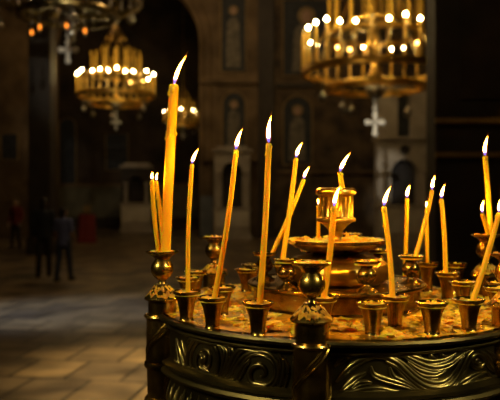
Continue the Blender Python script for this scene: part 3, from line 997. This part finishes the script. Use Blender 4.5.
# icon stand draped in red
d = 24.5
c = Vector((wx(87, d), d, 0))
root = thing('icon_stand', c, 'low icon stand draped in dark red cloth behind the person in blue', 'lectern')
bm = bmesh.new()
n_ = 40; prev = None
for z, q in ((0.02, .30), (.4, .27), (.8, .25), (.95, .25), (1.0, .24)):
    rg = [bm.verts.new(c + Vector(((q + .015 * sin(k * 2 * PI / n_ * 9)) * max(-1, min(1, 1.3 * cos(2 * PI * k / n_))), (q + .015 * cos(k * 2 * PI / n_ * 9)) * max(-1, min(1, 1.3 * sin(2 * PI * k / n_))), z))) for k in range(n_)]
    if prev:
        for k in range(n_): bm.faces.new((prev[k], prev[(k + 1) % n_], rg[(k + 1) % n_], rg[k]))
    prev = rg
bm.faces.new(prev)
mk('red_cover', bm, 'red_cloth', root)
bm = bmesh.new(); box(bm, c + Vector((-.2, -.2, 1.0)), c + Vector((.2, .2, 1.04)), .01); mk('board', bm, 'wood', root)
bm = bmesh.new(); box(bm, c + Vector((-.13, -.02, 1.04)), c + Vector((.13, .03, 1.32)), .01); mk('icon', bm, 'icon_gold', root)

# ------------------------------------------------------------------ chandeliers
def chandelier(center, k, lab, lit, dim, mats=('gold', 'tube'), amber=(), eggs=((-1.34, -.6, -.67), (-.88, -.78, -.96), (1.34, -.6, -.67), (.95, .7, -.9), (-.4, 1.1, -.8))):
    """k size; center is the middle of the main ring"""
    g, tmat = mats
    root = thing('chandelier', center, lab, 'chandelier')
    C0 = Vector(center)

    def v(x, y, z): return C0 + Vector((x, y, z)) * k
    def pol(r_, a, z): return v(r_ * cos(a), r_ * sin(a), z)
    def ring(r_, z, h, t):
        bm = bmesh.new()
        lathe(bm, [((r_ - t) * k, z * k), ((r_ + t * .6) * k, z * k), ((r_ + t) * k, (z + h * .2) * k), ((r_ + t * .7) * k, (z + h * .5) * k), ((r_ + t) * k, (z + h * .8) * k),
                   ((r_ + t * .6) * k, (z + h) * k), ((r_ - t) * k, (z + h) * k), ((r_ - t) * k, z * k)], C0, 60)
        return bm
    mk('main_ring', ring(1.75, -.07, .15, .05), g, root)
    mk('lower_ring', ring(1.18, -.45, .16, .05), g, root)
    mk('inner_ring', ring(1.12, .86, .10, .04), g, root)
    mk('upper_ring', ring(0.62, 1.15, .12, .04), g, root)
    bm = bmesh.new()
    for q in range(10):
        a = q * PI / 5 + .2
        tube(bm, smooth_path([pol(1.72, a, 0), pol(1.45, a, .14), pol(1.2, a, .7), pol(1.1, a, .9), pol(.62, a, 1.2), pol(.3, a, 1.1), pol(.08, a, .9)], 4), .022 * k, 6)
        tube(bm, smooth_path([pol(1.72, a, -.05), pol(1.4, a, -.30), pol(1.18, a, -.38), pol(.7, a, -.30), pol(.12, a, -.1)], 4), .02 * k, 6)
    mk('scroll_arms', bm, 'brass_dark' if g == 'gold' else g, root)
    bm = bmesh.new()
    lathe(bm, [(0, -.3 * k), (.12 * k, -.26 * k), (.2 * k, -.1 * k), (.1 * k, .1 * k), (.07 * k, .5 * k), (.16 * k, .75 * k), (.1 * k, .95 * k), (.06 * k, 1.6 * k), (.12 * k, 1.8 * k), (.05 * k, 2.0 * k), (.02 * k, 2.2 * k), (.02 * k, ZC - center[2]), (0, ZC - center[2])], C0, 16)
    mk('stem', bm, g, root)
    bm = bmesh.new()
    for q in range(6):
        a = q * PI / 3 + .25
        tube(bm, [pol(1.72, a, .05), pol(.9, a, 1.7), pol(.12, a, 3.2)], .012 * k, 5)
    for q in range(6): ball(bm, pol(.42, q * PI / 3 + .25, 2.62), .07 * k, 2)
    mk('suspension_rods', bm, g, root)
    tsrc = {}
    for tier, (r_, n_, z0, z1) in enumerate(((1.75, 30, .08, .92), (1.12, 15, .96, 2.0), (.62, 8, 1.26, 2.3))):
        for q in range(n_):
            a = 2 * PI * q / n_ - PI / 2 + .16 * tier
            loc = pol(r_, a, z0) - C0
            if tier not in tsrc:
                bm = bmesh.new()
                L = (z1 - z0)
                lathe(bm, [(0, 0), (.06 * k, 0), (.075 * k, .03 * k), (.05 * k, .05 * k), (.036 * k, .07 * k), (.036 * k, L * k), (.026 * k, (L + .01) * k), (0, (L + .01) * k)], (0, 0, 0), 12)
                o = tsrc[tier] = mk_at('candle_tube', bm, tmat, root, loc)
            else: o = inst(tsrc[tier], root, loc)
            o.scale = (1, 1, random.uniform(.88, 1.06))
            if tier: continue
            mt = 'bulb' if q in lit else ('bulb_reflect' if q in dim else 'bulb_off')  # bulbs listed in the second set glow only as imitated reflections
            if mt not in tsrc:
                bm = bmesh.new()
                lathe(bm, [(0, 0), (.018 * k, .002 * k), (.034 * k, .025 * k), (.037 * k, .042 * k), (.028 * k, .066 * k), (.010 * k, .085 * k), (0, .088 * k)], (0, 0, 0), 10)
                tsrc[mt] = mk_at('bulb', bm, mt, o, (0, 0, (z1 - z0 + .01) * k))
            else:
                b_ = tsrc[mt].copy(); COL.objects.link(b_); b_.parent = o; b_.location = (0, 0, (z1 - z0 + .01) * k)
    for (x, y, z) in eggs:
        r_, a = math.hypot(x, y), math.atan2(y, x)
        zt = -.05 if r_ > 1.3 else -.35
        bm = bmesh.new()
        p = pol(r_, a, z)
        ball(bm, p, .12 * k, 3, (.85, .85, 1.1))
        tube(bm, [p + Vector((0, 0, .1 * k)), p + Vector((0, 0, (zt - z) * k))], .01 * k, 6)
        lathe(bm, [(0, .1 * k), (.06 * k, .11 * k), (.04 * k, .16 * k), (0, .17 * k)], p, 12)
        mk('hanging_egg', bm, 'silver', root)
    for (x, z) in amber:
        y = -math.sqrt(max(0, 1.2 - x * x))
        p = v(x, y, z)
        bm = bmesh.new()
        lathe(bm, [(0, -.15 * k), (.02 * k, -.14 * k), (.03 * k, -.10 * k), (.045 * k, -.05 * k), (.04 * k, -.05 * k), (0, -.08 * k)], p, 12)
        for da in (0, 2.1, 4.2): tube(bm, [p + Vector((.042 * k * cos(da), .042 * k * sin(da), -.05 * k)), p + Vector((0, 0, .3 * k)), v(x, y, -.3)], .006 * k, 4)
        gl = mk('hanging_glass', bm, 'silver', root)
        bm = bmesh.new(); ball(bm, p, .034 * k, 2, (1, 1, 2.0)); mk('amber_glow', bm, 'amber', gl)
    bm = bmesh.new()
    ball(bm, v(0, 0, -.45), .22 * k, 3, (1, 1, .8))
    for q in range(10):
        a = q * PI / 5
        tube(bm, smooth_path([pol(.03, a, -.67), pol(.2, a, -.53), pol(.235, a, -.41), pol(.1, a, -.2)], 4), .012 * k, 5)
    mk('pendant_ball', bm, 'silver', root)
    bm = bmesh.new()
    for q in range(5): ball(bm, v(0, 0, -.68 - q * .06), (.06 if q in (0, 3) else .028) * k, 2)
    tube(bm, [v(0, 0, -.6), v(0, 0, -1.02)], .012 * k, 6)
    mk('bead_chain', bm, 'silver_matt', root)
    bm = bmesh.new()
    zc = -1.25
    box(bm, v(-.045, -.02, zc - .24), v(.045, .02, zc + .24), .008 * k); box(bm, v(-.19, -.02, zc - .005), v(.19, .02, zc + .085), .008 * k)
    for (x, z) in ((-.18, zc + .04), (.18, zc + .04), (0, zc + .22), (0, zc - .24)): ball(bm, v(x, 0, z), .075 * k, 2, (1, .4, 1))
    mk('pendant_cross', bm, 'silver_matt', root)
    return root


chandelier(PM(375, 72.6, 17.0), 1.0, 'large gilded chandelier at upper right with rows of lit bulbs and a white cross', {0, 1, 2, 28, 27, 26, 25, 24, 20, 19, 15, 14, 13, 12}, {16, 17, 18, 11, 10})
chandelier(PM(116, 96, 24.0), 0.75, 'gilded chandelier glowing in the arch at left, wide ring of bulbs', {28, 29, 0, 1, 2, 25, 26, 3, 5, 7, 11, 24}, {14, 15, 17, 12})
chandelier(PM(183, 122, 30.5), 0.48, 'small distant chandelier seen behind the thick tall candle', {27, 0, 3, 24, 12, 18}, {15})
chandelier(PM(68, 0, 17.0), 1.0, 'dark chandelier cut off at upper left, only its lower ring, pendants and cross showing', {0}, set(), ('brass_dark', 'silver'),
           ((-.60, -1.0), (-.38, -.9), (.24, -.88), (.62, -.96)), ((-1.38, -.8, -.78), (.37, -1.1, -1.05), (1.62, -.5, -.60), (-.2, 1.1, -.7)))

# ------------------------------------------------------------------ people
def person(loc, h, rot, top, legs, lab, bag=False, shortsleeve=False, dress=False, stride=0.08, arm=0.0):
    """standing figure about h tall, facing +y before rot"""
    k = h / 1.72
    root = thing('person', loc, lab, 'person')
    root.rotation_euler = (0, 0, rot)

    def T(x, y, z): return Vector((x, y, z)) * k
    def fin(name, bm, mat, vox, parent=root):
        me = bpy.data.meshes.new(name)
        bmesh.ops.recalc_face_normals(bm, faces=bm.faces)
        bm.to_mesh(me); bm.free(); me.materials.append(M[mat])
        o = bpy.data.objects.new(name, me); COL.objects.link(o); o.parent = parent
        md = o.modifiers.new('remesh', 'REMESH'); md.mode = 'VOXEL'; md.voxel_size = vox; md.use_smooth_shade = True
        sm = o.modifiers.new('smooth', 'SMOOTH'); sm.factor = 0.5; sm.iterations = 3
        return o

    def seg(bm, pts, rr, flat=None):
        n0 = len(bm.verts)
        pts = [T(*p) for p in pts]
        tube(bm, pts, [r_ * k for r_ in rr], 14)
        for p, r_ in ((pts[0], rr[0]), (pts[-1], rr[-1])): ball(bm, p, r_ * k * .99, 2)
    hips = {-1: (-.09, 0, .90), 1: (.09, 0, .90)}
    leg = {s_: [(s_ * .09, 0, .90), (s_ * .095, s_ * stride * .5 + .02, .50), (s_ * .10, s_ * stride, .09)] for s_ in (-1, 1)}
    armp = {s_: [(s_ * .185, 0, 1.40), (s_ * .235, -.03 + arm * .2, 1.12), (s_ * .22, .06 + arm, .90 + arm * .6)] for s_ in (-1, 1)}

    def torso(bm, g):
        for z, rx, ry in ((.90, .155, .11), (1.0, .15, .105), (1.10, .145, .105), (1.2, .16, .115), (1.3, .175, .12), (1.38, .17, .105)):
            ball(bm, T(0, 0, z), k, 3, (rx + g, ry + g, .085))
        for s_ in (-1, 1): ball(bm, T(s_ * .155, 0, 1.395), (.06 + g) * k, 2)
    # body: one continuous surface with head, face, hands
    bm = bmesh.new()
    torso(bm, -.012)
    seg(bm, [(0, .0, 1.40), (0, .012, 1.52)], [.058, .052])
    ball(bm, T(0, .015, 1.615), k, 3, (.074, .094, .112)); ball(bm, T(0, .05, 1.56), k, 2, (.052, .055, .05))
    ball(bm, T(0, .112, 1.60), k, 2, (.013, .022, .022))
    for s_ in (-1, 1):
        ball(bm, T(s_ * .076, .01, 1.61), k, 2, (.012, .02, .03))
        ball(bm, T(s_ * .03, .098, 1.625), k, 2, (.014, .008, .009))
        seg(bm, leg[s_], [.078, .054, .036])
        x, y, z = leg[s_][2]
        seg(bm, [(x, y - .03, .05), (x * 1.05, y + .13, .035)], [.04, .032])
        seg(bm, armp[s_], [.048, .038, .026])
        x, y, z = armp[s_][2]
        ball(bm, T(x, y + .01, z - .05), k, 2, (.020, .038, .05))
        for f in range(4):
            yy = y - .018 + f * .019
            L = (.062, .075, .07, .055)[f]
            seg(bm, [(x, yy, z - .085), (x - s_ * .008, yy + .004, z - .085 - L * .55), (x - s_ * .022, yy + .008, z - .085 - L)], [.0095, .009, .0075])
        seg(bm, [(x, y + .04, z - .03), (x - s_ * .01, y + .065, z - .065), (x - s_ * .015, y + .068, z - .095)], [.012, .0105, .008])
    seg(bm, [(-.035, .092, 1.56), (0, .102, 1.558), (.035, .092, 1.56)], [.006, .009, .006])
    fin('body', bm, 'skin', .009)
    # hair
    bm = bmesh.new()
    ball(bm, T(0, -.004, 1.645), k, 3, (.083, .098, .095)); ball(bm, T(0, -.05, 1.58), k, 3, (.072, .06, .085))
    fin('hair', bm, 'hair', .012)
    # top
    bm = bmesh.new()
    torso(bm, .018); ball(bm, T(0, 0, .86), k, 3, (.175, .128, .07))
    for s_ in (-1, 1):
        if shortsleeve:
            a_, b_ = Vector(armp[s_][0]), Vector(armp[s_][1])
            seg(bm, [tuple(a_), tuple(a_.lerp(b_, .75))], [.068, .06])
        else: seg(bm, armp[s_], [.068, .056, .042])
    seg(bm, [(0, 0, 1.42), (0, .005, 1.475)], [.075, .062])
    fin('jacket' if not shortsleeve else 'shirt', bm, top, .014)
    # lower clothes
    bm = bmesh.new()
    if dress:
        lathe(bm, [(0, .22 * k), (.25 * k, .22 * k), (.21 * k, .55 * k), (.17 * k, .95 * k), (0, .97 * k)], (0, 0, 0), 24)
    else:
        ball(bm, T(0, 0, .90), k, 3, (.168, .122, .10))
        for s_ in (-1, 1): seg(bm, leg[s_], [.092, .070, .058])
    fin('skirt' if dress else 'trousers', bm, legs, .014)
    for s_ in (-1, 1):
        bm = bmesh.new()
        x, y, z = leg[s_][2]
        seg(bm, [(x, y - .04, .052), (x * 1.05, y + .05, .05), (x * 1.08, y + .15, .042)], [.05, .048, .040])
        for v in bm.verts: v.co.z = max(v.co.z, 0.002)
        fin('shoe', bm, 'shoe', .01)
    if bag:
        bm = bmesh.new()
        box(bm, T(-.14, -.30, .98), T(.14, -.12, 1.38), .05 * k)
        bp = mk_at('backpack', bm, 'bag', root, (0, 0, 0))
    return root


dp = 14.7
person((wx(41, dp), 14.9, 0), 1.68, 0.1, 'jacket', 'trousers', 'person in a dark jacket and trousers standing with back turned, seen far left', bag=False)
person((wx(70, dp), 14.2, 0), 1.50, -0.35, 'shirt', 'jeans', 'person in a blue shirt and jeans walking beside the one in dark clothes', shortsleeve=True, stride=.14, arm=.08)
person((wx(16, 22), 22, 0), 1.55, 2.8, 'red_cloth', 'trousers', 'person in dark red standing far back at the left edge', arm=.05)

# ------------------------------------------------------------------ light
def lamp(kind, name, loc, target, energy, col, size=1.0, spot=None, blend=.6):
    l = bpy.data.lights.new(name, kind)
    l.energy = energy; l.color = col
    if kind == 'AREA':
        l.shape = 'RECTANGLE'; l.size = size; l.size_y = size * 1.5
        if spot: l.spread = spot
    else: l.shadow_soft_size = size
    if kind == 'SPOT': l.spot_size = spot; l.spot_blend = blend
    o = bpy.data.objects.new(name, l); COL.objects.link(o)
    o.location = loc
    o.rotation_euler = (Vector(target) - Vector(loc)).to_track_quat('-Z', 'Y').to_euler()
    return o


# window daylight, a lamp over the floor, and added fill lights
lamp('AREA', 'window_daylight', (9.0, -4.5, 9.5), (0.3, 1.8, 1.5), 8.0, (1.0, 0.87, 0.42), 0.6, .30)
lamp('AREA', 'left_relief_fill', (-7.0, -3.5, 7.5), (0.1, 1.5, 1.5), 4.6, (1.0, 0.87, 0.42), .5, .28)  # added fill for the left scrollwork, no window behind it
lamp('SPOT', 'side_window_daylight', (-13, 6, 11), (-2.9, 10.6, 0), 8000, (0.62, 0.74, 1.0), .4, .24, 1.0)
lamp('SPOT', 'hanging_nave_lamp', (-1.2, 5.2, 9), (-0.85, 7.1, 0), 5000, (1.0, 0.68, 0.28), .3, .42, 1.0)
lamp('POINT', 'back_wall_fill', (-1.0, 19, 10.5), (0, 0, 0), 330, (1.0, 0.66, 0.32), .3)  # added fill that brightens the back wall and pier
lamp('POINT', 'pendant_fill', (-0.5, 11, 7.5), (0, 0, 0), 90, (1.0, 0.66, 0.30), .3)  # added fill in front of the chandeliers, for the crosses
lamp('POINT', 'pier_fill', (1.0, 4.5, 8), (0, 0, 0), 80, (1.0, 0.66, 0.30), .3)  # added fill for the right pier and its ledges
lamp('SPOT', 'cross_fill_spot', (1.2, 9.5, 5.2), PM(375, 122, 17.0), 1500, (1.0, 0.9, 0.72), .1, .14, .8)  # added narrow spot that whitens the right pendant cross
lamp('SPOT', 'cross_fill_spot', (-3.0, 9.5, 6.6), PM(62, 36, 17.0), 600, (1.0, 0.9, 0.72), .1, .30, .8)  # added spot for the upper left cross and pendants
lamp('POINT', 'bay_fill', (-5.5, 25, 8), (0, 0, 0), 35, (1.0, 0.62, 0.28), .3)  # added point light that brightens the left bay

w = bpy.data.worlds.new('World'); sc.world = w; w.use_nodes = True
w.node_tree.nodes['Background'].inputs[0].default_value = (1.0, 0.7, 0.4, 1)
w.node_tree.nodes['Background'].inputs[1].default_value = 0.004

# ------------------------------------------------------------------ camera
cam = bpy.data.cameras.new('camera')
co = bpy.data.objects.new('camera', cam); COL.objects.link(co)
co.location = (0, 0, CZ); co.rotation_euler = (PI / 2, 0, 0)
cam.sensor_width = 36; cam.lens = F / 500 * 36
cam.shift_y = (HY - 200) / 500
cam.clip_start = 0.05; cam.clip_end = 200
cam.dof.use_dof = True; cam.dof.focus_distance = 1.06 * S; cam.dof.aperture_fstop = 4.5
sc.camera = co

vs = sc.view_settings
vs.view_transform = 'Standard'; vs.look = 'None'; vs.gamma = 1; vs.use_curve_mapping = False; vs.exposure = 0.0
sc.cycles.use_denoising = True
sc.cycles.sample_clamp_indirect = 6
sc.cycles.caustics_reflective = False; sc.cycles.caustics_refractive = False
